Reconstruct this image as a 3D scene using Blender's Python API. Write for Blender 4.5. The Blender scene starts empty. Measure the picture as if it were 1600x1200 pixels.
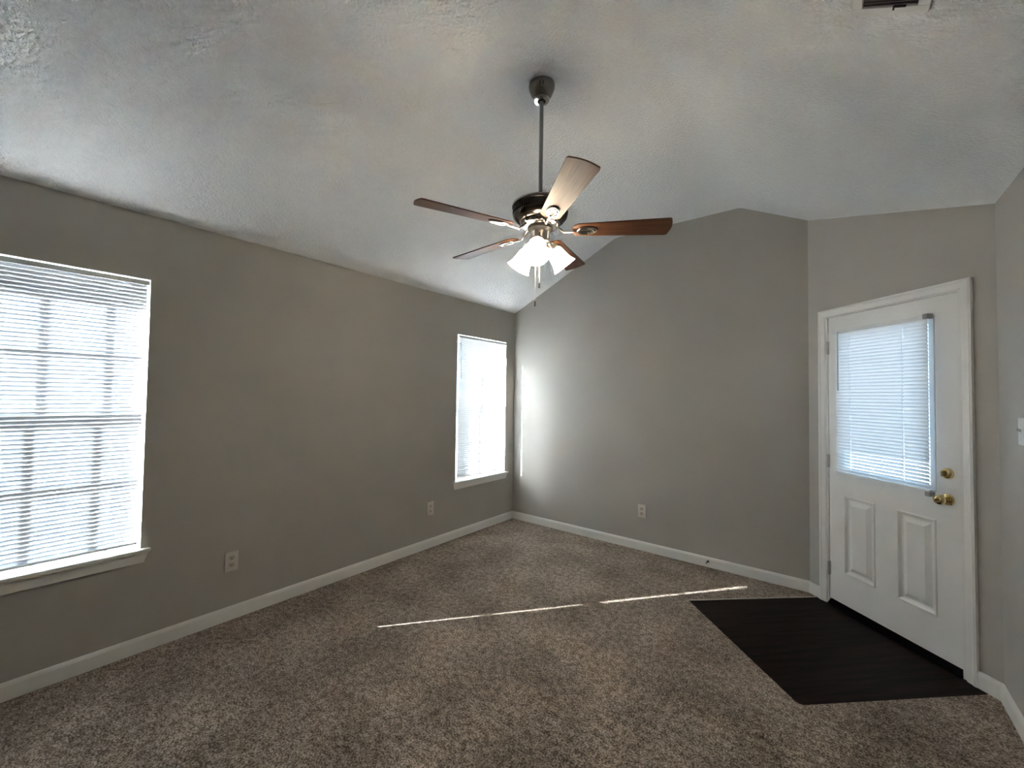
import bpy, bmesh, math, random
from mathutils import Vector, Matrix
random.seed(7)
S = bpy.context.scene
C = S.collection
PI = math.pi

# ------------------------------------------------------------------ camera
F_PX, YAW, PITCH, ROLL = 641.9455, 0.6702, 0.0290, 0.0147
CAM = Vector((3.0854, 0.0, 1.4679))
cd = bpy.data.cameras.new('camera')
cam = bpy.data.objects.new('camera', cd); C.objects.link(cam)
cd.sensor_fit = 'HORIZONTAL'; cd.sensor_width = 36.0
cd.lens = 36.0 * F_PX / 1600.0
cd.clip_start = 0.02
cy, sy = math.cos(YAW), math.sin(YAW)
fw = Vector((-sy * math.cos(PITCH), cy * math.cos(PITCH), math.sin(PITCH)))
rt = Vector((cy, sy, 0.0)); up = rt.cross(fw)
c_, s_ = math.cos(ROLL), math.sin(ROLL)
rt2 = rt * c_ + up * s_; up2 = up * c_ - rt * s_
m = Matrix((rt2, up2, -fw)).transposed().to_4x4(); m.translation = CAM
cam.matrix_world = m
S.camera = cam

# ------------------------------------------------------------------ daylight and exposure
S.view_settings.view_transform = 'Standard'
S.view_settings.look = 'None'
S.view_settings.gamma = 1.0
S.view_settings.use_curve_mapping = False
S.view_settings.exposure = 4.1
S.cycles.max_bounces = 10
S.cycles.diffuse_bounces = 7
S.cycles.glossy_bounces = 4
S.cycles.transmission_bounces = 8
S.cycles.transparent_max_bounces = 24
S.cycles.sample_clamp_indirect = 20.0
S.cycles.use_denoising = True
S.cycles.caustics_reflective = False
S.cycles.caustics_refractive = True

SKY_STRENGTH = 0.28
SUN_STRENGTH = 29.0
LAMP_GLASS = 0.75
LAMP_BULB = 16.0
w = bpy.data.worlds.new('sky'); S.world = w; w.use_nodes = True
bg = w.node_tree.nodes['Background']
bg.inputs[0].default_value = (0.44, 0.69, 1.0, 1); bg.inputs[1].default_value = SKY_STRENGTH

sl = bpy.data.lights.new('sun', 'SUN'); sl.energy = SUN_STRENGTH; sl.angle = math.radians(0.45)
sl.color = (0.925, 0.965, 1.0)
sun = bpy.data.objects.new('sun', sl); C.objects.link(sun)
sd = Vector((1.0, 1.2615, 0.0)).normalized() * math.cos(math.radians(25.3)); sd.z = -math.sin(math.radians(25.3))
sun.rotation_euler = sd.to_track_quat('-Z', 'Y').to_euler()
sun.location = (-4, -4, 5)

# ------------------------------------------------------------------ room numbers (metres)
D = 3.9325            # back wall plane y
HL = 2.4736           # wall height at the left and right
X1, X2, HC, SR = 1.3016, 2.4399, 3.1118, 0.491
B, ANG, L = 2.911, 0.7768, 1.1348
EX, EY = B + L * math.cos(ANG), D - L * math.sin(ANG)
YR = -2.7             # wall behind the camera
def ceil_z(x):
    if x <= X1: return HL + (HC - HL) * x / X1
    if x <= X2: return HC
    return HC - SR * (x - X2)

# ------------------------------------------------------------------ materials
def mat(name):
    M = bpy.data.materials.new(name); M.use_nodes = True
    nt = M.node_tree
    return M, nt, nt.nodes['Principled BSDF']
def N(nt, t, **kw):
    n = nt.nodes.new(t)
    for k, v in kw.items(): setattr(n, k, v)
    return n
def plain(name, col, rough=0.5, metal=0.0, spec=0.5):
    M, nt, b = mat(name)
    b.inputs['Base Color'].default_value = (*col, 1); b.inputs['Roughness'].default_value = rough
    b.inputs['Metallic'].default_value = metal; b.inputs['Specular IOR Level'].default_value = spec
    return M
def noisy(name, c1, c2, scale, rough=0.6, bump=0.0, bscale=None, bdist=0.002, spec=0.4, detail=4):
    M, nt, b = mat(name)
    tc = N(nt, 'ShaderNodeTexCoord')
    n = N(nt, 'ShaderNodeTexNoise'); n.inputs['Scale'].default_value = scale; n.inputs['Detail'].default_value = detail
    nt.links.new(tc.outputs['Object'], n.inputs['Vector'])
    r = N(nt, 'ShaderNodeValToRGB')
    r.color_ramp.elements[0].position = 0.35; r.color_ramp.elements[1].position = 0.65
    r.color_ramp.elements[0].color = (*c1, 1); r.color_ramp.elements[1].color = (*c2, 1)
    nt.links.new(n.outputs['Fac'], r.inputs[0]); nt.links.new(r.outputs[0], b.inputs['Base Color'])
    b.inputs['Roughness'].default_value = rough; b.inputs['Specular IOR Level'].default_value = spec
    if bump:
        n2 = N(nt, 'ShaderNodeTexNoise'); n2.inputs['Scale'].default_value = bscale or scale; n2.inputs['Detail'].default_value = 3
        nt.links.new(tc.outputs['Object'], n2.inputs['Vector'])
        bp = N(nt, 'ShaderNodeBump'); bp.inputs['Strength'].default_value = bump; bp.inputs['Distance'].default_value = bdist
        nt.links.new(n2.outputs['Fac'], bp.inputs['Height']); nt.links.new(bp.outputs[0], b.inputs['Normal'])
    return M

M_WALL = noisy('greige_paint', (0.43, 0.41, 0.375), (0.445, 0.425, 0.39), 3, 0.6, 0.25, 160, 0.002, 0.35)
M_TRIM = noisy('white_trim_paint', (0.76, 0.75, 0.72), (0.79, 0.78, 0.75), 4, 0.35, spec=0.45)
M_DOOR = noisy('white_door_paint', (0.78, 0.775, 0.75), (0.81, 0.805, 0.78), 3, 0.4, 0.08, 60, 0.001)
M_VINYL = plain('white_vinyl', (0.78, 0.79, 0.80), 0.35)
M_PLASTIC = plain('ivory_plastic', (0.66, 0.62, 0.56), 0.35)
M_RECEPT = plain('cream_plastic', (0.55, 0.49, 0.42), 0.4)
M_SLOT = plain('dark_slot', (0.015, 0.012, 0.01), 0.7)
M_NICKEL = plain('brushed_nickel', (0.56, 0.53, 0.50), 0.28, 1.0)
M_POLISHED = plain('polished_nickel', (0.56, 0.53, 0.49), 0.15, 1.0)
M_ROD = plain('grey_metal_rod', (0.30, 0.30, 0.31), 0.4, 0.8)
M_BLACKN = plain('black_nickel', (0.10, 0.085, 0.075), 0.22, 1.0)
M_DARK = plain('dark_bronze', (0.03, 0.025, 0.022), 0.4, 0.3)
M_BRASS = plain('polished_brass', (0.72, 0.58, 0.30), 0.14, 1.0)
M_HINGE = plain('hinge_steel', (0.45, 0.44, 0.42), 0.4, 0.7)
M_THRESH = plain('dark_threshold', (0.003, 0.003, 0.003), 0.8, 0.0, 0.05)
M_CORD = plain('white_cord', (0.75, 0.75, 0.75), 0.7)
M_CHAIN = plain('pale_metal_chain', (0.75, 0.72, 0.66), 0.3, 0.6)
M_EXT = noisy('exterior_ground', (0.05, 0.055, 0.06), (0.07, 0.075, 0.08), 2, 0.9)

def ceiling_mat():
    M, nt, b = mat('textured_ceiling')
    tc = N(nt, 'ShaderNodeTexCoord')
    b.inputs['Base Color'].default_value = (0.87, 0.875, 0.88, 1); b.inputs['Roughness'].default_value = 0.9
    b.inputs['Specular IOR Level'].default_value = 0.15
    v = N(nt, 'ShaderNodeTexNoise'); v.inputs['Scale'].default_value = 62; v.inputs['Detail'].default_value = 3; v.inputs['Roughness'].default_value = 0.6
    v2 = N(nt, 'ShaderNodeTexVoronoi'); v2.inputs['Scale'].default_value = 70
    nt.links.new(tc.outputs['Object'], v.inputs['Vector']); nt.links.new(tc.outputs['Object'], v2.inputs['Vector'])
    mr = N(nt, 'ShaderNodeMapRange'); mr.inputs['From Min'].default_value = 0.40; mr.inputs['From Max'].default_value = 0.62
    nt.links.new(v.outputs['Fac'], mr.inputs['Value'])
    mx = N(nt, 'ShaderNodeMath', operation='MULTIPLY_ADD'); mx.inputs[1].default_value = -0.6
    nt.links.new(v2.outputs['Distance'], mx.inputs[0]); nt.links.new(mr.outputs[0], mx.inputs[2])
    bp = N(nt, 'ShaderNodeBump'); bp.inputs['Strength'].default_value = 0.7; bp.inputs['Distance'].default_value = 0.009
    nt.links.new(mx.outputs[0], bp.inputs['Height']); nt.links.new(bp.outputs[0], b.inputs['Normal'])
    return M
M_CEIL = ceiling_mat()

def carpet_mat():
    M, nt, b = mat('brown_carpet')
    tc = N(nt, 'ShaderNodeTexCoord')
    def noise(sc, det=3, rg=0.6):
        n = N(nt, 'ShaderNodeTexNoise'); n.inputs['Scale'].default_value = sc; n.inputs['Detail'].default_value = det
        n.inputs['Roughness'].default_value = rg
        nt.links.new(tc.outputs['Object'], n.inputs['Vector']); return n
    fine = noise(120, 2, 0.8); mid = noise(30, 3, 0.7); big = noise(2.6, 3, 0.55)
    r = N(nt, 'ShaderNodeValToRGB'); e = r.color_ramp.elements
    e[0].position = 0.40; e[0].color = (0.105, 0.081, 0.062, 1); e[1].position = 0.61; e[1].color = (0.53, 0.443, 0.365, 1)
    k = e.new(0.5); k.color = (0.275, 0.224, 0.181, 1)
    a1 = N(nt, 'ShaderNodeMath', operation='MULTIPLY'); a1.inputs[1].default_value = 0.62
    nt.links.new(fine.outputs['Fac'], a1.inputs[0])
    a2 = N(nt, 'ShaderNodeMath', operation='MULTIPLY_ADD'); a2.inputs[1].default_value = 0.38
    nt.links.new(mid.outputs['Fac'], a2.inputs[0]); nt.links.new(a1.outputs[0], a2.inputs[2])
    nt.links.new(a2.outputs[0], r.inputs[0])
    mr = N(nt, 'ShaderNodeMapRange'); mr.inputs['From Min'].default_value = 0.35; mr.inputs['From Max'].default_value = 0.68
    mr.inputs['To Min'].default_value = 0.74; mr.inputs['To Max'].default_value = 1.22
    nt.links.new(big.outputs['Fac'], mr.inputs['Value'])
    vm = N(nt, 'ShaderNodeVectorMath', operation='SCALE')
    nt.links.new(r.outputs[0], vm.inputs[0]); nt.links.new(mr.outputs[0], vm.inputs['Scale'])
    nt.links.new(vm.outputs[0], b.inputs['Base Color'])
    b.inputs['Roughness'].default_value = 1.0; b.inputs['Specular IOR Level'].default_value = 0.05
    bp = N(nt, 'ShaderNodeBump'); bp.inputs['Strength'].default_value = 0.9; bp.inputs['Distance'].default_value = 0.010
    nt.links.new(a2.outputs[0], bp.inputs['Height']); nt.links.new(bp.outputs[0], b.inputs['Normal'])
    return M
M_CARPET = carpet_mat()

def wood_mat(name, dark, light, stretch, rough, spec, scale=6.0):
    M, nt, b = mat(name)
    tc = N(nt, 'ShaderNodeTexCoord'); mp = N(nt, 'ShaderNodeMapping'); mp.inputs['Scale'].default_value = stretch
    nt.links.new(tc.outputs['Object'], mp.inputs['Vector'])
    n = N(nt, 'ShaderNodeTexNoise'); n.inputs['Scale'].default_value = scale; n.inputs['Detail'].default_value = 6; n.inputs['Distortion'].default_value = 0.6
    nt.links.new(mp.outputs[0], n.inputs['Vector'])
    r = N(nt, 'ShaderNodeValToRGB'); e = r.color_ramp.elements
    e[0].position = 0.3; e[0].color = (*dark, 1); e[1].position = 0.72; e[1].color = (*light, 1)
    nt.links.new(n.outputs['Fac'], r.inputs[0]); nt.links.new(r.outputs[0], b.inputs['Base Color'])
    b.inputs['Roughness'].default_value = rough; b.inputs['Specular IOR Level'].default_value = spec
    return M
M_BLADE = wood_mat('walnut_blade', (0.055, 0.020, 0.009), (0.135, 0.056, 0.026), (1.5, 22, 22), 0.42, 0.25, 4)
M_LAMINATE = wood_mat('dark_laminate', (0.0020, 0.0012, 0.001), (0.020, 0.011, 0.009), (14, 1.1, 1), 0.5, 0.08, 2.2)

def slat_mat(name, transmit, forward, tint=(0.80, 0.86, 0.95)):
    # thin PVC: most light is reflected, some scattered through evenly, some carried on in a blurred forward lobe
    M, nt, b = mat(name)
    out = nt.nodes['Material Output']; nt.nodes.remove(b)
    d = N(nt, 'ShaderNodeBsdfDiffuse'); d.inputs[0].default_value = (0.80, 0.81, 0.82, 1)
    t = N(nt, 'ShaderNodeBsdfTranslucent'); t.inputs[0].default_value = (*tint, 1)
    r = N(nt, 'ShaderNodeBsdfRefraction'); r.inputs['Color'].default_value = (0.95, 0.95, 0.95, 1)
    r.inputs['Roughness'].default_value = 1.0; r.inputs['IOR'].default_value = 1.18
    m1 = N(nt, 'ShaderNodeMixShader'); m1.inputs[0].default_value = forward / max(1e-6, transmit + forward)
    nt.links.new(t.outputs[0], m1.inputs[1]); nt.links.new(r.outputs[0], m1.inputs[2])
    mx = N(nt, 'ShaderNodeMixShader'); mx.inputs[0].default_value = transmit + forward
    nt.links.new(d.outputs[0], mx.inputs[1]); nt.links.new(m1.outputs[0], mx.inputs[2]); nt.links.new(mx.outputs[0], out.inputs[0])
    return M
M_SLAT = slat_mat('white_slat', 0.012, 0.004, (0.68, 0.83, 1.0))
M_SLAT_BOOST = slat_mat('boosted_white_slat', 0.068, 0.011, (0.86, 0.88, 0.90))  # same slat as the larger window's, transmission raised to brighten the room
M_SLAT_DOOR = slat_mat('door_slat', 0.27, 0.0, (0.90, 0.85, 0.80))
def glass_mat():
    M, nt, b = mat('window_glass')
    out = nt.nodes['Material Output']; nt.nodes.remove(b)
    t = N(nt, 'ShaderNodeBsdfTransparent'); t.inputs[0].default_value = (0.94, 0.97, 0.96, 1)
    g = N(nt, 'ShaderNodeBsdfGlossy'); g.inputs['Roughness'].default_value = 0.02
    mx = N(nt, 'ShaderNodeMixShader'); mx.inputs[0].default_value = 0.06
    nt.links.new(t.outputs[0], mx.inputs[1]); nt.links.new(g.outputs[0], mx.inputs[2]); nt.links.new(mx.outputs[0], out.inputs[0])
    return M
M_GLASS = glass_mat()
def screen_mat():
    M, nt, b = mat('insect_screen')
    out = nt.nodes['Material Output']; nt.nodes.remove(b)
    t = N(nt, 'ShaderNodeBsdfTransparent'); d = N(nt, 'ShaderNodeBsdfDiffuse'); d.inputs[0].default_value = (0.08, 0.08, 0.09, 1)
    mx = N(nt, 'ShaderNodeMixShader'); mx.inputs[0].default_value = 0.30
    nt.links.new(t.outputs[0], mx.inputs[1]); nt.links.new(d.outputs[0], mx.inputs[2]); nt.links.new(mx.outputs[0], out.inputs[0])
    return M
M_SCREEN = screen_mat()
def lamp_mat(name, col, strength, trans):
    M, nt, b = mat(name)
    out = nt.nodes['Material Output']; nt.nodes.remove(b)
    e = N(nt, 'ShaderNodeEmission'); e.inputs[0].default_value = (*col, 1); e.inputs[1].default_value = strength
    if trans:
        d = N(nt, 'ShaderNodeBsdfTranslucent'); d.inputs[0].default_value = (0.85, 0.82, 0.76, 1)
        g = N(nt, 'ShaderNodeBsdfDiffuse'); g.inputs[0].default_value = (0.85, 0.82, 0.76, 1)
        mx = N(nt, 'ShaderNodeMixShader'); nt.links.new(d.outputs[0], mx.inputs[1]); nt.links.new(g.outputs[0], mx.inputs[2])
        a = N(nt, 'ShaderNodeAddShader'); nt.links.new(mx.outputs[0], a.inputs[0]); nt.links.new(e.outputs[0], a.inputs[1])
        nt.links.new(a.outputs[0], out.inputs[0])
    else:
        nt.links.new(e.outputs[0], out.inputs[0])
    return M
M_SHADE = lamp_mat('lit_frosted_glass', (1.0, 0.89, 0.74), LAMP_GLASS, True)
M_BULB = lamp_mat('lit_bulb', (1.0, 0.89, 0.74), LAMP_BULB, False)

# ------------------------------------------------------------------ mesh helpers
def box(bm, x0, x1, y0, y1, z0, z1, bev=0.0, mx=None):
    r = bmesh.ops.create_cube(bm, size=1.0)
    vs = r['verts']
    for v in vs:
        v.co = Vector(((x0 + x1) / 2 + v.co.x * (x1 - x0), (y0 + y1) / 2 + v.co.y * (y1 - y0), (z0 + z1) / 2 + v.co.z * (z1 - z0)))
    if bev:
        es = list({e for v in vs for e in v.link_edges})
        g = bmesh.ops.bevel(bm, geom=es, offset=bev, segments=2, profile=0.5, affect='EDGES')
        vs = list({v for f in g['faces'] for v in f.verts} | {v for v in vs if v.is_valid})
    if mx is not None:
        for v in vs: v.co = mx @ v.co
    return vs
def prism(bm, pts, axis, a, b):
    """extrude a closed outline along one axis; pts are the two other coordinates in xyz order"""
    def mk(p, t):
        if axis == 'x': return (t, p[0], p[1])
        if axis == 'y': return (p[0], t, p[1])
        return (p[0], p[1], t)
    va = [bm.verts.new(mk(p, a)) for p in pts]; vb = [bm.verts.new(mk(p, b)) for p in pts]
    n = len(pts)
    bm.faces.new(va); bm.faces.new(list(reversed(vb)))
    for i in range(n):
        j = (i + 1) % n
        bm.faces.new((va[j], va[i], vb[i], vb[j]))
    return va + vb
def lathe(bm, prof, seg=40, mx=None):
    rings = []
    for r, z in prof:
        if r < 1e-6:
            rings.append([bm.verts.new((0, 0, z))])
        else:
            rings.append([bm.verts.new((r * math.cos(2 * PI * i / seg), r * math.sin(2 * PI * i / seg), z)) for i in range(seg)])
    for a, b in zip(rings, rings[1:]):
        if len(a) == 1 and len(b) == 1: continue
        for i in range(seg):
            j = (i + 1) % seg
            if len(a) == 1: bm.faces.new((a[0], b[j], b[i]))
            elif len(b) == 1: bm.faces.new((a[i], a[j], b[0]))
            else: bm.faces.new((a[i], a[j], b[j], b[i]))
    vs = [v for r in rings for v in r]
    if mx is not None:
        for v in vs: v.co = mx @ v.co
    return vs
def tube(bm, pts, rad, seg=8, closed=False, mx=None, flat=1.0):
    pts = [Vector(p) for p in pts]; n = len(pts); rings = []
    prev = None
    for i, p in enumerate(pts):
        if closed: t = pts[(i + 1) % n] - pts[i - 1]
        else: t = pts[min(i + 1, n - 1)] - pts[max(i - 1, 0)]
        t.normalize()
        ref = Vector((0, 0, 1)) if abs(t.z) < 0.95 else Vector((1, 0, 0))
        u = t.cross(ref).normalized(); v = u.cross(t)
        r = rad[i] if isinstance(rad, (list, tuple)) else rad
        rings.append([bm.verts.new(p + u * (r * math.cos(2 * PI * k / seg)) + v * (r * flat * math.sin(2 * PI * k / seg))) for k in range(seg)])
    m_ = n if closed else n - 1
    for i in range(m_):
        a, b = rings[i], rings[(i + 1) % n]
        for k in range(seg):
            l = (k + 1) % seg
            bm.faces.new((a[k], a[l], b[l], b[k]))
    if not closed:
        bm.faces.new(list(reversed(rings[0]))); bm.faces.new(rings[-1])
    if mx is not None:
        for r in rings:
            for v in r: v.co = mx @ v.co
def obj(name, bm, material, parent=None, smooth=False, fix=True):
    if fix: bmesh.ops.recalc_face_normals(bm, faces=bm.faces[:])
    me = bpy.data.meshes.new(name); bm.to_mesh(me); bm.free()
    me.materials.append(material)
    if smooth:
        for p in me.polygons: p.use_smooth = True
        try: me.set_sharp_from_angle(angle=math.radians(38))
        except Exception: pass
    o = bpy.data.objects.new(name, me); C.objects.link(o)
    if parent is not None: o.parent = parent
    return o
def empty(name, loc=(0, 0, 0), rz=0.0):
    o = bpy.data.objects.new(name, None); C.objects.link(o)
    o.location = loc; o.rotation_euler = (0, 0, rz); o.empty_display_size = 0.1
    return o
def tag(o, label, cat, group=None):
    o['label'] = label; o['category'] = cat
    if group: o['group'] = group
    return o
def struct(o):
    o['kind'] = 'structure'; return o
def BM(): return bmesh.new()
def TR(x, y, z): return Matrix.Translation((x, y, z))

# wall frames: local x runs to the right seen from inside, y points out of the room, z up
FR_LEFT = ((0, 0, 0), PI / 2)
FR_BACK = ((0, D, 0), 0.0)
FR_DOOR = ((B, D, 0), -ANG)
FR_RIGHT = ((EX, 0, 0), -PI / 2)       # local x = -world y

# ------------------------------------------------------------------ setting: floor, ceiling, walls
def on_door(t, o):   # door-wall coordinates -> world xy  (o into the room)
    return (B + t * math.cos(ANG) - o * math.sin(ANG), D - t * math.sin(ANG) - o * math.cos(ANG))
P1, P2, P3, P4 = on_door(0.077, 0.0), on_door(0.034, 1.009), on_door(1.050, 1.037), on_door(1.083, 0.0)
def rounded(a, b, c, r, n=6):   # round the corner b of a-b-c
    a, b, c = Vector(a), Vector(b), Vector(c)
    u, v = (a - b).normalized(), (c - b).normalized()
    p, q = b + u * r, b + v * r
    return [tuple((1 - t) ** 2 * p + 2 * t * (1 - t) * b + t * t * q) for t in [i / n for i in range(n + 1)]]
patch = [P1, P2] + rounded(P2, P3, P4, 0.035) + [P4]

bm = BM()
outline = [(0, YR), (EX, YR), (EX, EY), P4] + list(reversed(patch[1:-1])) + [P1, (B, D), (0, D)]
prism(bm, outline, 'z', -0.018, 0.0)
struct(obj('floor', bm, M_CARPET))
bm = BM(); prism(bm, patch, 'z', -0.018, -0.003)
# the laminate's own frame follows its planks, which run out from the door
o = obj('floor_entry', bm, M_LAMINATE); struct(o)
o.data.transform(Matrix.Rotation(ANG, 4, 'Z') @ TR(-B, -D, 0)); o.location = (B, D, 0); o.rotation_euler = (0, 0, -ANG)
bm = BM(); box(bm, -0.17, EX + 0.15, YR - 0.15, D + 0.3, -0.12, -0.018)
struct(obj('floor_slab', bm, M_EXT))
bm = BM()
a, b = Vector((*P1, 0)), Vector((*P2, 0))
tube(bm, [a + Vector((0, 0, 0.002)), b + Vector((0, 0, 0.002))], 0.006, 8, flat=0.7)
struct(obj('trim_1', bm, noisy('carpet_edge_strip', (0.46, 0.41, 0.35), (0.54, 0.48, 0.41), 60, 0.7), smooth=True))

cp = [(-0.17, ceil_z(0) - 0.17 * (HC - HL) / X1), (X1 - 0.04, ceil_z(X1 - 0.04))]
for i in range(1, 6):
    t = i / 6; p = Vector((X1 - 0.04, ceil_z(X1 - 0.04))); q = Vector((X1, HC)); r_ = Vector((X1 + 0.04, HC))
    v = (1 - t) ** 2 * p + 2 * t * (1 - t) * q + t * t * r_; cp.append((v.x, v.y))
cp += [(X1 + 0.04, HC), (X2 - 0.015, HC), (X2 + 0.015, ceil_z(X2 + 0.015)), (EX + 0.15, ceil_z(EX + 0.15))]
bm = BM()
prism(bm, cp + [(x, z + 0.12) for x, z in reversed(cp)], 'y', YR - 0.15, D + 0.3)
struct(obj('ceiling', bm, M_CEIL))

def holed_wall(name, frame, x0, x1, z1, depth, holes, z0=0.0):
    """flat wall with rectangular openings, as strips joined in one mesh"""
    xs = sorted({x0, x1, *[h[0] for h in holes], *[h[1] for h in holes]})
    zs = sorted({z0, z1, *[h[2] for h in holes], *[h[3] for h in holes]})
    bm = BM()
    cell = {}
    for i in range(len(xs) - 1):
        for k in range(len(zs) - 1):
            cx, cz = (xs[i] + xs[i + 1]) / 2, (zs[k] + zs[k + 1]) / 2
            cell[i, k] = not any(h[0] < cx < h[1] and h[2] < cz < h[3] for h in holes)
    vert = {}
    def V(i, k, s):
        if (i, k, s) not in vert: vert[i, k, s] = bm.verts.new((xs[i], depth if s else 0.0, zs[k]))
        return vert[i, k, s]
    for (i, k), solid in cell.items():
        if not solid: continue
        bm.faces.new((V(i, k, 0), V(i + 1, k, 0), V(i + 1, k + 1, 0), V(i, k + 1, 0)))
        bm.faces.new((V(i, k, 1), V(i, k + 1, 1), V(i + 1, k + 1, 1), V(i + 1, k, 1)))
        for di, dk, e in ((-1, 0, ((i, k), (i, k + 1))), (1, 0, ((i + 1, k + 1), (i + 1, k))), (0, -1, ((i + 1, k), (i, k))), (0, 1, ((i, k + 1), (i + 1, k + 1)))):
            if not cell.get((i + di, k + dk), False):
                (p, q), (r, s) = e
                bm.faces.new((V(p, q, 0), V(r, s, 0), V(r, s, 1), V(p, q, 1)))
    o = obj(name, bm, M_WALL); o.location = frame[0]; o.rotation_euler = (0, 0, frame[1])
    return struct(o)
WZ0, WZ1 = 0.560, 2.105
W1X, W2X = (-0.255, 0.545), (2.972, 3.775)
WD = 0.17
holed_wall('wall_left', FR_LEFT, YR - 0.15, D + 0.15, HL + 0.01, WD, [(*W1X, WZ0, WZ1), (*W2X, WZ0, WZ1)])
DO0, DO1, DOZ = 0.145, 0.992, 2.092
holed_wall('wall_door', FR_DOOR, 0.0, L, HL + 0.42, 0.15, [(DO0, DO1, -0.001, DOZ)], z0=-0.001)
holed_wall('wall_right', FR_RIGHT, -EY - 0.10, -YR + 0.15, HL + 0.05, 0.15, [])
bm = BM()
prof = [(-0.0, -0.001), (B + 0.10, -0.001)] + [(x, z + 0.01) for x, z in reversed([(0.0, ceil_z(0))] + cp[1:-1] + [(B + 0.10, ceil_z(B + 0.10))])]
prism(bm, prof, 'y', D, D + 0.15); struct(obj('wall_back', bm, M_WALL))
bm = BM()
prof = [(0.0, -0.001), (EX, -0.001)] + [(x, z + 0.01) for x, z in reversed([(0.0, ceil_z(0))] + cp[1:-1] + [(EX, ceil_z(EX))])]
prism(bm, prof, 'y', YR - 0.15, YR); struct(obj('wall_rear', bm, M_WALL))
bm = BM(); box(bm, -30, 30, -30, 30, -0.32, -0.30)
struct(obj('ground', bm, M_EXT))

# ------------------------------------------------------------------ baseboards
BH, BT = 0.0852, 0.0137
def baseboard(name, frame, x0, x1, m0=0.0, m1=0.0):
    """m0, m1: how far the front edge is pulled in at each end (mitre)"""
    bm = BM()
    pr = [(0, 0.0), (-BT, 0.0), (-BT, BH - 0.018), (-BT * 0.75, BH - 0.008), (-BT * 0.45, BH - 0.002), (0, BH)]
    va = [bm.verts.new((x0 + m0 * (-p[0] / BT), p[0], p[1])) for p in pr]
    vb = [bm.verts.new((x1 - m1 * (-p[0] / BT), p[0], p[1])) for p in pr]
    n = len(pr)
    bm.faces.new(va); bm.faces.new(list(reversed(vb)))
    for i in range(n):
        j = (i + 1) % n; bm.faces.new((va[j], va[i], vb[i], vb[j]))
    o = obj(name, bm, M_TRIM); o.location = frame[0]; o.rotation_euler = (0, 0, frame[1])
    return struct(o)
mit = BT * math.tan(PI / 8)
CA0, CA1 = 0.102, 1.0374
baseboard('baseboard_left', FR_LEFT, YR, D, 0, BT)
baseboard('baseboard_back', FR_BACK, 0.0, B, BT, mit)
baseboard('baseboard_door_left', FR_DOOR, 0.0, CA0, mit, 0)
baseboard('baseboard_door_right', FR_DOOR, CA1, L, 0, mit)
baseboard('baseboard_right', FR_RIGHT, -EY, -YR, mit, 0)

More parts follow.
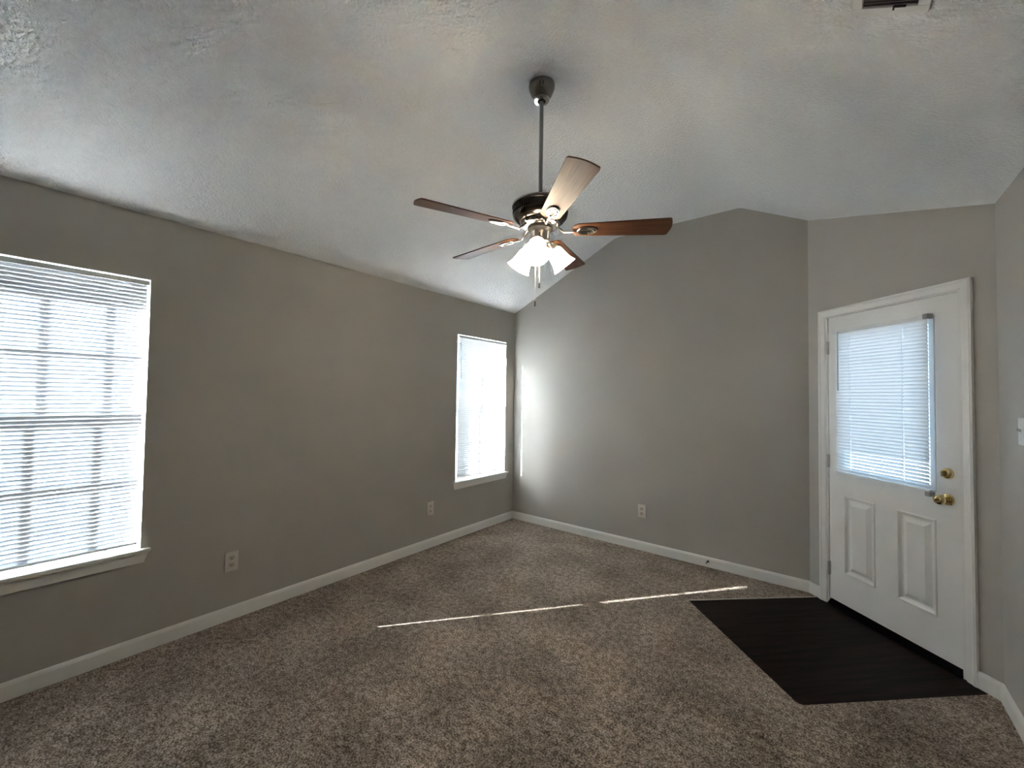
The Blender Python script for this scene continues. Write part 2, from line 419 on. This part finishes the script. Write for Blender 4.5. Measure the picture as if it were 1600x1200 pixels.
# ------------------------------------------------------------------ windows
def window(name, x0, x1):
    z0, z1 = 0.578, WZ1
    root = struct(empty(name, *FR_LEFT))
    # outer vinyl frame, with the outside head trim that shades the top of the blind
    bm = BM(); ft = 0.018
    box(bm, x0, x0 + ft, 0.06, 0.135, z0, z1); box(bm, x1 - ft, x1, 0.06, 0.135, z0, z1)
    box(bm, x0 + ft, x1 - ft, 0.06, 0.135, z0, z0 + 0.03); box(bm, x0 + ft, x1 - ft, 0.06, 0.135, z1 - 0.02, z1)
    box(bm, x0, x1, 0.135, 0.185, z1 - 0.055, z1); box(bm, x0, x0 + 0.016, 0.135, 0.175, z0, z1); box(bm, x1 - 0.016, x1, 0.135, 0.175, z0, z1)
    obj('window_frame', bm, M_VINYL, root)
    zm = 1.365
    for nm, yc, a, b in (('upper_sash', 0.104, zm - 0.022, z1 - 0.02), ('lower_sash', 0.078, z0 + 0.03, zm + 0.022)):
        bm = BM(); y0, y1 = yc - 0.012, yc + 0.012; st = 0.026
        xa, xb = x0 + ft, x1 - ft
        lo = 0.046 if nm == 'lower_sash' else 0.044; hi = 0.040
        box(bm, xa, xa + st, y0, y1, a, b, 0.002); box(bm, xb - st, xb, y0, y1, a, b, 0.002)
        box(bm, xa + st, xb - st, y0, y1, a, a + lo, 0.002); box(bm, xa + st, xb - st, y0, y1, b - hi, b, 0.002)
        sash = obj(nm, bm, M_VINYL, root)
        bm = BM(); mw = 0.022
        gx0, gx1, gz0, gz1 = xa + st, xb - st, a + lo, b - hi
        for k in (1, 2):
            xm = gx0 + (gx1 - gx0) * k / 3
            box(bm, xm - mw / 2, xm + mw / 2, yc - 0.006, yc + 0.006, gz0, gz1, 0.002)
        zz = (gz0 + gz1) / 2
        box(bm, gx0, gx1, yc - 0.0058, yc + 0.0058, zz - mw / 2, zz + mw / 2, 0.002)
        obj('muntin_grid', bm, M_VINYL, sash)
        bm = BM(); box(bm, gx0, gx1, yc + 0.0005, yc + 0.0035, gz0, gz1)
        bm.faces.ensure_lookup_table()
        bmesh.ops.delete(bm, geom=[f for f in bm.faces if abs(f.normal.y) < 0.5 or f.normal.y > 0.5], context='FACES')
        obj('pane', bm, M_GLASS, sash)
        if nm == 'lower_sash':
            bm = BM()
            for k in (0.27, 0.73):
                xm = xa + (xb - xa) * k; box(bm, xm - 0.03, xm + 0.03, y0 - 0.008, y0 + 0.001, a + 0.02, a + 0.028, 0.002)
            obj('sash_lift', bm, M_VINYL, sash)
    bm = BM(); v = [bm.verts.new(p) for p in ((x0 + ft, 0.128, z0 + 0.03), (x1 - ft, 0.128, z0 + 0.03), (x1 - ft, 0.128, zm), (x0 + ft, 0.128, zm))]
    bm.faces.new(v); obj('insect_screen', bm, M_SCREEN, root)
    # painted return lining the opening
    bm = BM()
    box(bm, x0 - 0.0005, x0 + 0.003, 0.0, 0.06, z0, z1); box(bm, x1 - 0.003, x1 + 0.0005, 0.0, 0.06, z0, z1); box(bm, x0, x1, 0.0, 0.06, z1 - 0.003, z1 + 0.0005)
    obj('window_return', bm, M_TRIM, root)
    # stool with rounded nose and horns
    bm = BM(); nose = -0.034; th = 0.020; sh = 0.040
    box(bm, x0, x1, 0.0, 0.075, z0 - 0.018, z0)
    box(bm, x0 - sh, x1 + sh, nose, 0.0, z0 - th, z0, 0.006)
    obj('window_sill', bm, M_TRIM, root, smooth=True)
    # apron with ends cut back at a slant and a small cove at its top
    bm = BM(); a0 = z0 - 0.078; a1 = z0 - th
    pts = [(x0 - 0.012, a0), (x1 + 0.012, a0), (x1 + 0.030, a1), (x0 - 0.030, a1)]
    prism(bm, pts, 'y', -0.014, 0.0)
    box(bm, x0 - 0.031, x1 + 0.031, -0.020, 0.0, a1 - 0.012, a1, 0.003)
    obj('window_apron', bm, M_TRIM, root)
    return root
window('window_1', *W1X)
window('window_2', *W2X)

# ------------------------------------------------------------------ mini blinds
def slats_mesh(x0, x1, yc, ztop, zbot, pitch, tilt_fn, width=0.025, slots=()):
    bm = BM(); xs = [x0] + [v for c in slots for v in (c - 0.0013, c + 0.0013)] + [x1]; n = int((ztop - zbot) / pitch) + 1
    for i in range(n):
        z = ztop - i * (ztop - zbot) / (n - 1)
        th = math.radians(tilt_fn(i, n) + random.uniform(-1.0, 1.0))
        ax = Vector((0, -math.cos(th), math.sin(th)))          # towards the room and up
        nr = Vector((0, -math.sin(th), -math.cos(th)))         # belly
        row = []
        for k in range(5):
            s = (k / 4 - 0.5); bow = 0.0022 * (1 - (2 * s) ** 2)
            p = Vector((0, yc, z)) + ax * (s * width) + nr * bow
            row.append([bm.verts.new((x, p.y, p.z)) for x in xs])
        for k, (a, b) in enumerate(zip(row, row[1:])):
            for i_ in range(len(xs) - 1):
                if i_ % 2 == 1 and k == 2: continue       # cord slot
                bm.faces.new((a[i_], a[i_ + 1], b[i_ + 1], b[i_]))
    return bm
def blind(frame, x0, x1, ztop, zbot, yc, cords, wand, label, tilt_fn, hr=0.026, headx=None, pitch=0.0215, brackets=False, group=None, slat_m=None, rail_h=0.013, slots=False):
    root = empty('mini_blind', *frame)
    tag(root, label, 'blind', group)
    hx0, hx1 = headx or (x0, x1)
    bm = BM(); box(bm, hx0, hx1, yc - 0.0125, yc + 0.0125, ztop - hr, ztop, 0.0015)
    box(bm, hx0 + 0.001, hx1 - 0.001, yc - 0.0145, yc - 0.0125, ztop - hr, ztop - hr + 0.003)
    obj('headrail', bm, M_VINYL, root)
    zs = ztop - hr - 0.012; zb = zbot + rail_h + 0.011
    obj('slats', slats_mesh(x0, x1, yc, zs, zb, pitch, tilt_fn, slots=[x0 + (x1 - x0) * f for f in cords] if slots else ()), slat_m or M_SLAT, root, smooth=True)
    bm = BM(); box(bm, x0, x1, yc - 0.011, yc + 0.011, zbot, zbot + rail_h, 0.002)
    br = obj('bottom_rail', bm, M_VINYL, root)
    for f in cords:
        xm = x0 + (x1 - x0) * f; bm = BM(); box(bm, xm - 0.006, xm + 0.006, yc - 0.0125, yc + 0.0, zbot - 0.002, zbot + 0.006, 0.001)
        obj('rail_button', bm, M_VINYL, br)
    for f in cords:
        xm = x0 + (x1 - x0) * f
        bm = BM()
        for yy in (yc - 0.0115, yc + 0.0115):
            tube(bm, [(xm, yy, ztop - hr), (xm, yy, zbot + 0.01)], 0.0007, 5)
        obj('ladder_cord', bm, M_CORD, root)
    if wand:
        xm = x0 + wand[0]
        bm = BM(); tube(bm, [(xm, yc - 0.019, ztop - hr * 0.6), (xm, yc - 0.020, ztop - hr - wand[1])], 0.0036, 6)
        tube(bm, [(xm, yc - 0.011, ztop - hr * 0.5), (xm, yc - 0.019, ztop - hr * 0.6)], 0.002, 6)
        obj('tilt_wand', bm, plain('clear_grey_wand', (0.42, 0.44, 0.47), 0.25), root, smooth=True)
    if brackets:
        for zz in ((ztop - 0.020, ztop + 0.008), (zbot - 0.010, zbot + 0.016)):
            for xx in (hx1 - 0.022,):
                bm = BM(); box(bm, xx, xx + 0.026, yc - 0.018, yc + 0.020, zz[0], zz[1], 0.002)
                obj('bracket', bm, plain('grey_bracket', (0.33, 0.33, 0.33), 0.4), root)
    return root
closed = lambda i, n: 81.0
ajar = lambda i, n: 79.0
blind(FR_LEFT, W1X[0] + 0.03, 0.5285, 2.094, 0.606, 0.0095, (0.10, 0.49, 0.83), None,
      'white mini blind with closed slats in the larger window at the left', closed, headx=(W1X[0] + 0.006, 0.538))
blind(FR_LEFT, W2X[0] + 0.035, 3.7582, 2.094, 0.606, 0.0095, (0.14, 0.80), (0.012, 0.42),
      'white mini blind with closed slats in the narrow window near the room corner', ajar, headx=(W2X[0] + 0.02, 3.768), slat_m=M_SLAT_BOOST)

# ------------------------------------------------------------------ entry door
door = struct(empty('door_1', *FR_DOOR))
SX0, SX1, SZ0, SZ1 = 0.168, 0.9645, 0.043, 2.073
GX0, GX1, GZ0, GZ1 = 0.285, 0.826, 0.985, 1.940
# jamb
bm = BM()
box(bm, DO0, SX0 - 0.003, 0.0, 0.14, 0.0, DOZ); box(bm, SX1 + 0.003, DO1, 0.0, 0.14, 0.0, DOZ); box(bm, SX0 - 0.003, SX1 + 0.003, 0.0, 0.14, SZ1 + 0.003, DOZ)
box(bm, SX0 - 0.003, SX0 + 0.010, 0.052, 0.075, 0.03, SZ1); box(bm, SX1 - 0.010, SX1 + 0.003, 0.052, 0.075, 0.03, SZ1); box(bm, SX0, SX1, 0.052, 0.075, SZ1 - 0.010, SZ1 + 0.003)
obj('door_jamb', bm, M_TRIM, door)
# casing: stepped profile, mitred at the top corners
bm = BM()
CT = 2.1335; ci = 0.0
prof = [(0.0, 0.0), (0.0, -0.017), (0.012, -0.019), (0.020, -0.014), (0.040, -0.011), (0.048, -0.009), (0.050, 0.0)]   # (from outer edge inwards, depth)
paths = []
for u, dpt in prof:
    paths.append([(CA0 + u, dpt, 0.0), (CA0 + u, dpt, CT - u), (CA1 - u, dpt, CT - u), (CA1 - u, dpt, 0.0)])
vs = [[bm.verts.new(p) for p in path] for path in paths]
for i in range(len(vs)):
    j = (i + 1) % len(vs)
    for k in range(3):
        bm.faces.new((vs[i][k], vs[i][k + 1], vs[j][k + 1], vs[j][k]))
bm.faces.new([v[0] for v in vs]); bm.faces.new([v[3] for v in reversed(vs)])
obj('door_casing', bm, M_TRIM, door)
# slab with the glazed opening and two raised panels
def panel(bm, x0, x1, z0, z1):
    rings = [(0.0, 0.0), (0.004, -0.005), (0.011, -0.005), (0.020, 0.009), (0.027, 0.011), (0.034, 0.011), (0.060, -0.002), (0.062, -0.002)]
    prev = None
    for u, y in rings:
        r = [bm.verts.new(p) for p in ((x0 + u, y, z0 + u), (x1 - u, y, z0 + u), (x1 - u, y, z1 - u), (x0 + u, y, z1 - u))]
        if prev:
            for i in range(4):
                j = (i + 1) % 4; bm.faces.new((prev[i], prev[j], r[j], r[i]))
        prev = r
    bm.faces.new(prev)
PZ0, PZ1 = 0.256, 0.804
PA, PB = (0.280, 0.500), (0.631, 0.848)
bm = BM()
xs = [SX0, GX0, PA[0], PA[1], PB[0], GX1, PB[1], SX1]; xs = sorted(set(xs)); zs = sorted({SZ0, PZ0, PZ1, GZ0, GZ1, SZ1})
for i in range(len(xs) - 1):
    for k in range(len(zs) - 1):
        cx_, cz_ = (xs[i] + xs[i + 1]) / 2, (zs[k] + zs[k + 1]) / 2
        inp = PZ0 < cz_ < PZ1 and (PA[0] < cx_ < PA[1] or PB[0] < cx_ < PB[1])
        ing = GX0 < cx_ < GX1 and GZ0 < cz_ < GZ1
        if ing: continue
        if not inp:
            bm.faces.new([bm.verts.new(p) for p in ((xs[i], 0, zs[k]), (xs[i + 1], 0, zs[k]), (xs[i + 1], 0, zs[k + 1]), (xs[i], 0, zs[k + 1]))])
        bm.faces.new([bm.verts.new(p) for p in ((xs[i], 0.044, zs[k]), (xs[i], 0.044, zs[k + 1]), (xs[i + 1], 0.044, zs[k + 1]), (xs[i + 1], 0.044, zs[k]))])
for a_, b_ in (((SX0, SZ0), (SX1, SZ0)), ((SX1, SZ0), (SX1, SZ1)), ((SX1, SZ1), (SX0, SZ1)), ((SX0, SZ1), (SX0, SZ0)),
               ((GX0, GZ0), (GX1, GZ0)), ((GX1, GZ0), (GX1, GZ1)), ((GX1, GZ1), (GX0, GZ1)), ((GX0, GZ1), (GX0, GZ0))):
    bm.faces.new([bm.verts.new(p) for p in ((a_[0], 0, a_[1]), (b_[0], 0, b_[1]), (b_[0], 0.044, b_[1]), (a_[0], 0.044, a_[1]))])
panel(bm, *PA, PZ0, PZ1); panel(bm, *PB, PZ0, PZ1)
bmesh.ops.remove_doubles(bm, verts=bm.verts[:], dist=0.0002)
slab = obj('door_slab', bm, M_DOOR, door)
slab.location = (0, 0.006, 0)
bm = BM(); gf = 0.026
for (x0, x1, z0, z1) in ((GX0 - gf, GX0 + 0.004, GZ0 - gf, GZ1 + gf), (GX1 - 0.004, GX1 + gf, GZ0 - gf, GZ1 + gf), (GX0 + 0.004, GX1 - 0.004, GZ0 - gf, GZ0 + 0.004), (GX0 + 0.004, GX1 - 0.004, GZ1 - 0.004, GZ1 + gf)):
    box(bm, x0, x1, -0.003, 0.010, z0, z1, 0.003)
obj('glass_surround', bm, M_DOOR, slab)
bm = BM(); bm.faces.new([bm.verts.new(p) for p in ((GX0, 0.022, GZ0), (GX1, 0.022, GZ0), (GX1, 0.022, GZ1), (GX0, 0.022, GZ1))])
obj('pane', bm, M_GLASS, slab)
for z in (1.855, 1.027, 0.255):
    bm = BM(); tube(bm, [(SX0 - 0.0015, -0.003, z - 0.048), (SX0 - 0.0015, -0.003, z + 0.048)], 0.0065, 10)
    box(bm, SX0, SX0 + 0.006, 0.001, 0.0062, z - 0.046, z + 0.046)
    obj('door_hinge', bm, M_HINGE, door, smooth=True)
bm = BM()
prism(bm, [(-0.012, 0.0), (0.14, 0.0), (0.14, 0.030), (0.05, 0.036), (0.01, 0.032), (-0.012, 0.008)], 'x', SX0 - 0.003, SX1 + 0.003)
obj('threshold', bm, M_THRESH, door)
bm = BM(); box(bm, SX0 + 0.004, SX1 - 0.004, 0.010, 0.046, 0.034, SZ0 + 0.001)
obj('door_sweep', bm, M_THRESH, door)
to_room = Matrix.Rotation(PI / 2, 4, 'X')      # lathe axis +z -> local -y
KX, KZ, DZ = 0.906, 0.930, 1.073
bm = BM(); lathe(bm, [(0.0, 0.0), (0.033, 0.0), (0.033, 0.004), (0.029, 0.009), (0.014, 0.012), (0.0115, 0.020), (0.0115, 0.030), (0.018, 0.036), (0.0265, 0.045), (0.0285, 0.055), (0.026, 0.064), (0.019, 0.070), (0.010, 0.0715), (0.0, 0.070)], 32, TR(KX, 0.006, KZ) @ to_room)
kn = obj('door_knob', bm, M_BRASS, door, smooth=True)
bm = BM(); lathe(bm, [(0.0, 0.0705), (0.005, 0.0705), (0.005, 0.076), (0.0, 0.076)], 12, TR(KX, 0.006, KZ) @ to_room); box(bm, KX - 0.0018, KX + 0.0018, -0.082, -0.068, KZ - 0.006, KZ + 0.006, 0.0005)
obj('lock_button', bm, M_BRASS, kn)
bm = BM(); lathe(bm, [(0.0, 0.0), (0.031, 0.0), (0.031, 0.005), (0.026, 0.014), (0.018, 0.018), (0.0, 0.019)], 32, TR(KX, 0.006, DZ) @ to_room)
db = obj('deadbolt', bm, M_BRASS, door, smooth=True)
bm = BM(); box(bm, KX - 0.004, KX + 0.004, -0.034, -0.010, DZ - 0.017, DZ + 0.017, 0.003)
obj('thumb_turn', bm, M_BRASS, db)
def door_tilt(i, n):
    return 56.0 if i > n - 8 else 70.0
blind(FR_DOOR, 0.262, 0.8485, 1.966, 0.944, -0.030, (0.19, 0.77), (0.035, 0.40),
      'white mini blind hung over the glass of the entry door', door_tilt, headx=(0.248, 0.854), brackets=True, rail_h=0.024, slots=True, slat_m=M_SLAT_DOOR)

# ------------------------------------------------------------------ ceiling fan
FX, FY = 1.87, 1.75
fan = tag(empty('ceiling_fan', (FX, FY, HC)), 'five-blade walnut ceiling fan with three lit frosted glass shades on a long rod', 'ceiling fan')
def fz(z): return z - HC
bm = BM(); lathe(bm, [(0.0, 0.0), (0.068, 0.0), (0.069, -0.010), (0.067, -0.022), (0.056, -0.050), (0.044, -0.068), (0.041, -0.073), (0.033, -0.076), (0.0, -0.070)], 40)
can = obj('canopy', bm, plain('pewter', (0.22, 0.195, 0.175), 0.25, 1.0), fan, smooth=True)
bm = BM(); lathe(bm, [(0.041, -0.073), (0.043, -0.078), (0.038, -0.086), (0.022, -0.088), (0.020, -0.080), (0.034, -0.074)], 36)
obj('canopy_ring', bm, M_POLISHED, can, smooth=True)
bm = BM(); lathe(bm, [(0.0, -0.066), (0.019, -0.070), (0.021, -0.080), (0.018, -0.090), (0.0, -0.094)], 28)
obj('hanger_ball', bm, M_SLOT, can, smooth=True)
bm = BM()
for a in (-55.2 - 8, -55.2 + 6): 
    A = math.radians(a); box(bm, -0.003, 0.003, -0.002, 0.002, -0.011, 0.011, 0.0, TR(0.064 * math.cos(A), 0.064 * math.sin(A), -0.028) @ Matrix.Rotation(A - PI / 2, 4, 'Z'))
obj('canopy_screw', bm, M_DARK, can)
bm = BM(); tube(bm, [(0, 0, -0.085), (0, 0, fz(2.470))], 0.0105, 16)
obj('downrod', bm, M_ROD, fan, smooth=True)
bm = BM()
lathe(bm, [(0.0, fz(2.482)), (0.030, fz(2.482)), (0.032, fz(2.474)), (0.10, fz(2.472)), (0.140, fz(2.468)), (0.147, fz(2.460)), (0.147, fz(2.452)), (0.141, fz(2.449)), (0.138, fz(2.420)), (0.141, fz(2.417)),
           (0.143, fz(2.412)), (0.140, fz(2.402)), (0.126, fz(2.385)), (0.106, fz(2.374)), (0.0, fz(2.374))], 56)
mh = obj('motor_housing', bm, M_BLACKN, fan, smooth=True)
bm = BM()
for k in range(72):
    A = 2 * PI * k / 72
    box(bm, -0.0019, 0.0019, -0.004, 0.003, -0.0155, 0.0155, 0.0, Matrix.Rotation(A, 4, 'Z') @ TR(0, 0.1415, fz(2.4345)))
obj('vent_grille', bm, M_BLACKN, mh)
bm = BM(); lathe(bm, [(0.140, fz(2.470)), (0.1475, fz(2.466)), (0.1485, fz(2.459)), (0.1465, fz(2.455))], 56)
obj('housing_rim', bm, M_POLISHED, mh, smooth=True)
bm = BM(); lathe(bm, [(0.0, fz(2.375)), (0.100, fz(2.375)), (0.104, fz(2.368)), (0.098, fz(2.356)), (0.080, fz(2.348)), (0.0, fz(2.348))], 48)
obj('flywheel', bm, M_POLISHED, fan, smooth=True)
bm = BM(); lathe(bm, [(0.0, fz(2.349)), (0.066, fz(2.349)), (0.066, fz(2.336)), (0.050, fz(2.322)), (0.0, fz(2.322))], 40)
obj('hub', bm, M_DARK, fan, smooth=True)
bm = BM(); lathe(bm, [(0.0, fz(2.324)), (0.050, fz(2.324)), (0.052, fz(2.320)), (0.052, fz(2.276)), (0.049, fz(2.270)), (0.036, fz(2.266)), (0.030, fz(2.246)), (0.018, fz(2.238)), (0.0, fz(2.236))], 40)
sw = obj('switch_housing', bm, M_NICKEL, fan, smooth=True)
bm = BM(); A = math.radians(-58); box(bm, -0.0025, 0.0025, -0.002, 0.002, -0.006, 0.006, 0.0, TR(0.0515 * math.cos(A), 0.0515 * math.sin(A), fz(2.300)) @ Matrix.Rotation(A - PI / 2, 4, 'Z'))
obj('reverse_switch', bm, M_SLOT, sw)
ZB = 2.332
def blade_outline():
    top = []
    R0, R1 = 0.165, 0.662
    for i in range(9):                   # rounded root
        t = PI / 2 * i / 8; top.append((R0 + 0.042 * (1 - math.cos(t)), 0.050 * math.sin(t)))
    for i in range(1, 7):
        f = i / 7; top.append((R0 + 0.042 + (R1 - 0.026 - R0 - 0.042) * f, 0.050 + 0.018 * f))
    for i in range(7):                   # rounded tip corner into a shallow arc
        t = PI / 2 * i / 6; top.append((R1 - 0.026 + 0.016 * math.sin(t), 0.058 + 0.010 * math.cos(t)))
    for i in range(1, 5):
        f = i / 5; top.append((R1 - 0.010 + 0.010 * math.sin(f * PI / 2), 0.058 * (1 - f)))
    full = [(x, y) for x, y in top] + [(R1, 0.0)] + [(x, -y) for x, y in reversed(top[1:])]
    return full
def make_blade():
    bm = BM(); pts = blade_outline()
    prism(bm, pts, 'z', -0.003, 0.003)
    b = obj('blade', bm, M_BLADE, fan)
    # iron: arm, open oval with an inner petal, under the blade
    bm = BM(); z = -0.0085
    tube(bm, [(0.080, 0, 0.030), (0.100, 0, 0.010), (0.125, 0, z - 0.004), (0.165, 0, z - 0.003), (0.200, 0, z)], [0.010, 0.009, 0.007, 0.006, 0.006], 10, flat=0.6)
    oval = [(0.243 + 0.048 * math.cos(t), 0.028 * math.sin(t) * (1 - 0.18 * math.cos(t)), z) for t in [2 * PI * i / 28 for i in range(28)]]
    tube(bm, oval, 0.0045, 8, True, flat=0.8)
    petal = [(0.236 + 0.040 * math.cos(t), 0.013 * math.sin(t), z) for t in [2 * PI * i / 24 for i in range(24)]]
    tube(bm, petal, 0.0035, 8, True, flat=0.8)
    for px_, py_ in ((0.272, 0.0), (0.252, 0.021), (0.252, -0.021)):
        lathe(bm, [(0.0, -0.014), (0.005, -0.013), (0.006, -0.009), (0.006, -0.003)], 12, TR(px_, py_, 0))
    i = obj('blade_iron', bm, M_POLISHED, b, smooth=True)
    bm = BM()
    pad = [(0.247 + 0.050 * math.cos(t), 0.034 * math.sin(t)) for t in [2 * PI * k / 28 for k in range(28)]]
    prism(bm, pad, 'z', -0.0060, -0.003)
    p = obj('mounting_pad', bm, M_DARK, b)
    return b, [i, p]
b0, subs = make_blade()
for k in range(5):
    if k == 0: bl = b0
    else:
        bl = b0.copy(); C.objects.link(bl); bl.parent = fan
        for s in subs:
            c = s.copy(); C.objects.link(c); c.parent = bl
    A = math.radians(-41 + 72 * k)
    bl.matrix_local = TR(0, 0, fz(ZB)) @ Matrix.Rotation(A, 4, 'Z') @ Matrix.Rotation(math.radians(-12), 4, 'X')
# three lamp arms, each with socket, bulb and bell shade
for a in (-63.0, 56.8, 177.0):
    A = math.radians(a)
    base = TR(0, 0, fz(2.262)) @ Matrix.Rotation(A, 4, 'Z')
    ax = base @ TR(0.058, 0, 0.0) @ Matrix.Rotation(math.radians(180 - 41), 4, 'Y')    # lathe +z -> out and down
    bm = BM()
    tube(bm, [(0.030, 0, 0.010), (0.050, 0, 0.014), (0.062, 0, 0.004), (0.068, 0, -0.010)], 0.010, 12, mx=base)
    lathe(bm, [(0.0, -0.004), (0.020, -0.004), (0.030, 0.004), (0.033, 0.016), (0.033, 0.026), (0.030, 0.026), (0.029, 0.012), (0.0, 0.010)], 28, ax)
    arm = obj('lamp_arm', bm, M_NICKEL, fan, smooth=True)
    bm = BM()
    outp = [(0.026, 0.018), (0.029, 0.024), (0.038, 0.034), (0.043, 0.046), (0.045, 0.062), (0.048, 0.084), (0.054, 0.108), (0.063, 0.128), (0.067, 0.134)]
    inn = [(r - 0.003, z) for r, z in reversed(outp)]
    lathe(bm, outp + inn, 36, ax)
    obj('lamp_shade', bm, M_SHADE, arm, smooth=True)
    bm = BM(); lathe(bm, [(0.0, 0.022), (0.012, 0.024), (0.014, 0.040), (0.024, 0.062), (0.027, 0.076), (0.022, 0.092), (0.012, 0.100), (0.0, 0.102)], 20, ax)
    obj('bulb', bm, M_BULB, arm, smooth=True)
# pull chains with dark fobs
for (ox, oy, zb) in ((-0.012, -0.020, 1.932), (0.008, -0.012, 2.026)):
    bm = BM(); pts = [(ox, oy, fz(2.262)), (ox, oy, fz(zb + 0.03))]
    tube(bm, pts, 0.0013, 6)
    z = 2.250
    while z > zb + 0.032:
        lathe(bm, [(0.0, 0.0022), (0.0022, 0.0), (0.0, -0.0022)], 6, TR(ox, oy, fz(z))); z -= 0.0065
    ch = obj('pull_chain', bm, M_CHAIN, fan, smooth=True)
    bm = BM(); lathe(bm, [(0.0, fz(zb + 0.032)), (0.003, fz(zb + 0.030)), (0.0045, fz(zb + 0.024)), (0.0045, fz(zb + 0.003)), (0.0, fz(zb))], 12, TR(ox, oy, 0))
    obj('fob', bm, plain('grey_fob', (0.12, 0.12, 0.12), 0.4, 0.5), ch, smooth=True)

# ------------------------------------------------------------------ outlets, switch, vent, door stop
def outlet(frame, xc, zc, label):
    T = Matrix.Translation(frame[0]) @ Matrix.Rotation(frame[1], 4, 'Z') @ TR(xc, 0, zc)
    root = empty('wall_outlet', T.translation, frame[1]); tag(root, label, 'outlet', 'duplex outlets low on the walls')
    bm = BM(); box(bm, -0.038, 0.038, -0.0065, 0.0, -0.063, 0.063, 0.0025)
    obj('cover_plate', bm, M_PLASTIC, root, smooth=True)
    for s in (0.0225, -0.0225):
        bm = BM()
        pts = []
        for i in range(24):
            t = 2 * PI * i / 24; pts.append((0.0175 * math.cos(t), max(-0.0135, min(0.0135, 0.0175 * math.sin(t))) + s))
        prism(bm, pts, 'y', -0.0085, -0.004)
        r = obj('receptacle', bm, M_RECEPT, root)
        bm = BM()
        box(bm, -0.0085, -0.0058, -0.0090, -0.0070, s - 0.001, s + 0.009); box(bm, 0.0058, 0.0085, -0.0090, -0.0070, s + 0.0, s + 0.008)
        lathe(bm, [(0.0, 0.0), (0.0034, 0.0), (0.0034, 0.002), (0.0, 0.002)], 12, TR(0, -0.0070, s - 0.0075) @ to_room)
        obj('slot', bm, M_SLOT, r)
    bm = BM(); lathe(bm, [(0.0, 0.0), (0.0035, 0.0), (0.0030, 0.0018), (0.0, 0.0022)], 12, TR(0, -0.0062, 0) @ to_room)
    obj('screw', bm, M_PLASTIC, root, smooth=True)
outlet(FR_LEFT, 0.993, 0.372, 'ivory duplex outlet on the left wall beside the larger window')
outlet(FR_LEFT, 2.651, 0.372, 'ivory duplex outlet on the left wall below and left of the narrow window')
outlet(FR_BACK, 1.595, 0.373, 'ivory duplex outlet low on the back wall')

T = Matrix.Translation(FR_RIGHT[0]) @ Matrix.Rotation(FR_RIGHT[1], 4, 'Z') @ TR(-2.800, 0, 1.345)
sw = tag(empty('light_switch', T.translation, FR_RIGHT[1]), 'white toggle light switch on the wall right of the door', 'light switch')
bm = BM(); box(bm, -0.036, 0.036, -0.0065, 0.0, -0.060, 0.060, 0.0025); obj('cover_plate', bm, M_TRIM, sw, smooth=True)
bm = BM(); box(bm, -0.005, 0.005, -0.020, 0.0, -0.004, 0.006, 0.0015, TR(0, -0.004, 0) @ Matrix.Rotation(math.radians(-28), 4, 'X')); obj('toggle', bm, M_TRIM, sw, smooth=True)
for z in (0.030, -0.030):
    bm = BM(); lathe(bm, [(0.0, 0.0), (0.0035, 0.0), (0.0030, 0.0016), (0.0, 0.002)], 12, TR(0, -0.0062, z) @ to_room); obj('screw', bm, M_TRIM, sw, smooth=True)

# ceiling vent on the right slope; its frame follows the slope
sl_a = math.atan(SR)
vx0, vx1, vy0, vy1 = 3.160, 3.290, 1.435, 1.728
cxv, cyv = (vx0 + vx1) / 2, (vy0 + vy1) / 2
vent = empty('air_vent', (cxv, cyv, ceil_z(cxv)))
vent.rotation_euler = (0, sl_a, 0)
tag(vent, 'white ceiling air vent with grey louvres on the right slope of the ceiling', 'vent')
hx, hy = (vx1 - vx0) / 2 / math.cos(sl_a), (vy1 - vy0) / 2; fwid = 0.030
M_VENT = noisy('painted_vent', (0.74, 0.74, 0.73), (0.80, 0.80, 0.79), 9, 0.5)
bm = BM()
for (x0, x1, y0, y1) in ((-hx - fwid, hx + fwid, hy, hy + fwid), (-hx - fwid, hx + fwid, -hy - fwid, -hy), (-hx - fwid, -hx, -hy, hy), (hx, hx + fwid, -hy, hy)):
    box(bm, x0, x1, y0, y1, -0.008, 0.001, 0.002)
obj('vent_frame', bm, M_VENT, vent)
bm = BM(); box(bm, -hx, hx, -hy, hy, -0.0006, 0.0005); obj('vent_backing', bm, plain('vent_dark', (0.22, 0.19, 0.19), 0.8), vent)
bm = BM(); n = 24
for i in range(n):
    y = -hy + (i + 0.5) * 2 * hy / n
    box(bm, -hx, hx, -0.0058, 0.0058, -0.0006, 0.0006, 0.0, TR(0, y, -0.0050) @ Matrix.Rotation(math.radians(38), 4, 'X'))
obj('louvres', bm, plain('louvre_grey', (0.46, 0.40, 0.40), 0.5), vent)
bm = BM(); box(bm, 0.012, 0.044, hy - 0.006, hy + 0.001, -0.0100, -0.0060, 0.0005); box(bm, 0.010, 0.015, hy - 0.004, hy + 0.012, -0.0098, -0.0062, 0.0005)
obj('damper_lever', bm, M_DARK, vent)

T = TR(2.191, D - BT, 0.050)
ds = tag(empty('door_stop', T.translation, 0.0), 'tiny white-tipped door stop screwed into the baseboard under the back wall', 'door stop')
dn = Matrix.Rotation(math.radians(-14), 4, 'Z') @ Matrix.Rotation(math.radians(90 + 10), 4, 'X')
bm = BM(); lathe(bm, [(0.0, 0.0), (0.010, 0.0), (0.009, 0.005), (0.0045, 0.008), (0.0045, 0.050), (0.0, 0.050)], 14, dn)
obj('stem', bm, M_DARK, ds, smooth=True)
bm = BM(); lathe(bm, [(0.0, 0.046), (0.0075, 0.047), (0.008, 0.064), (0.006, 0.068), (0.0, 0.068)], 14, dn)
obj('tip', bm, M_TRIM, ds, smooth=True)
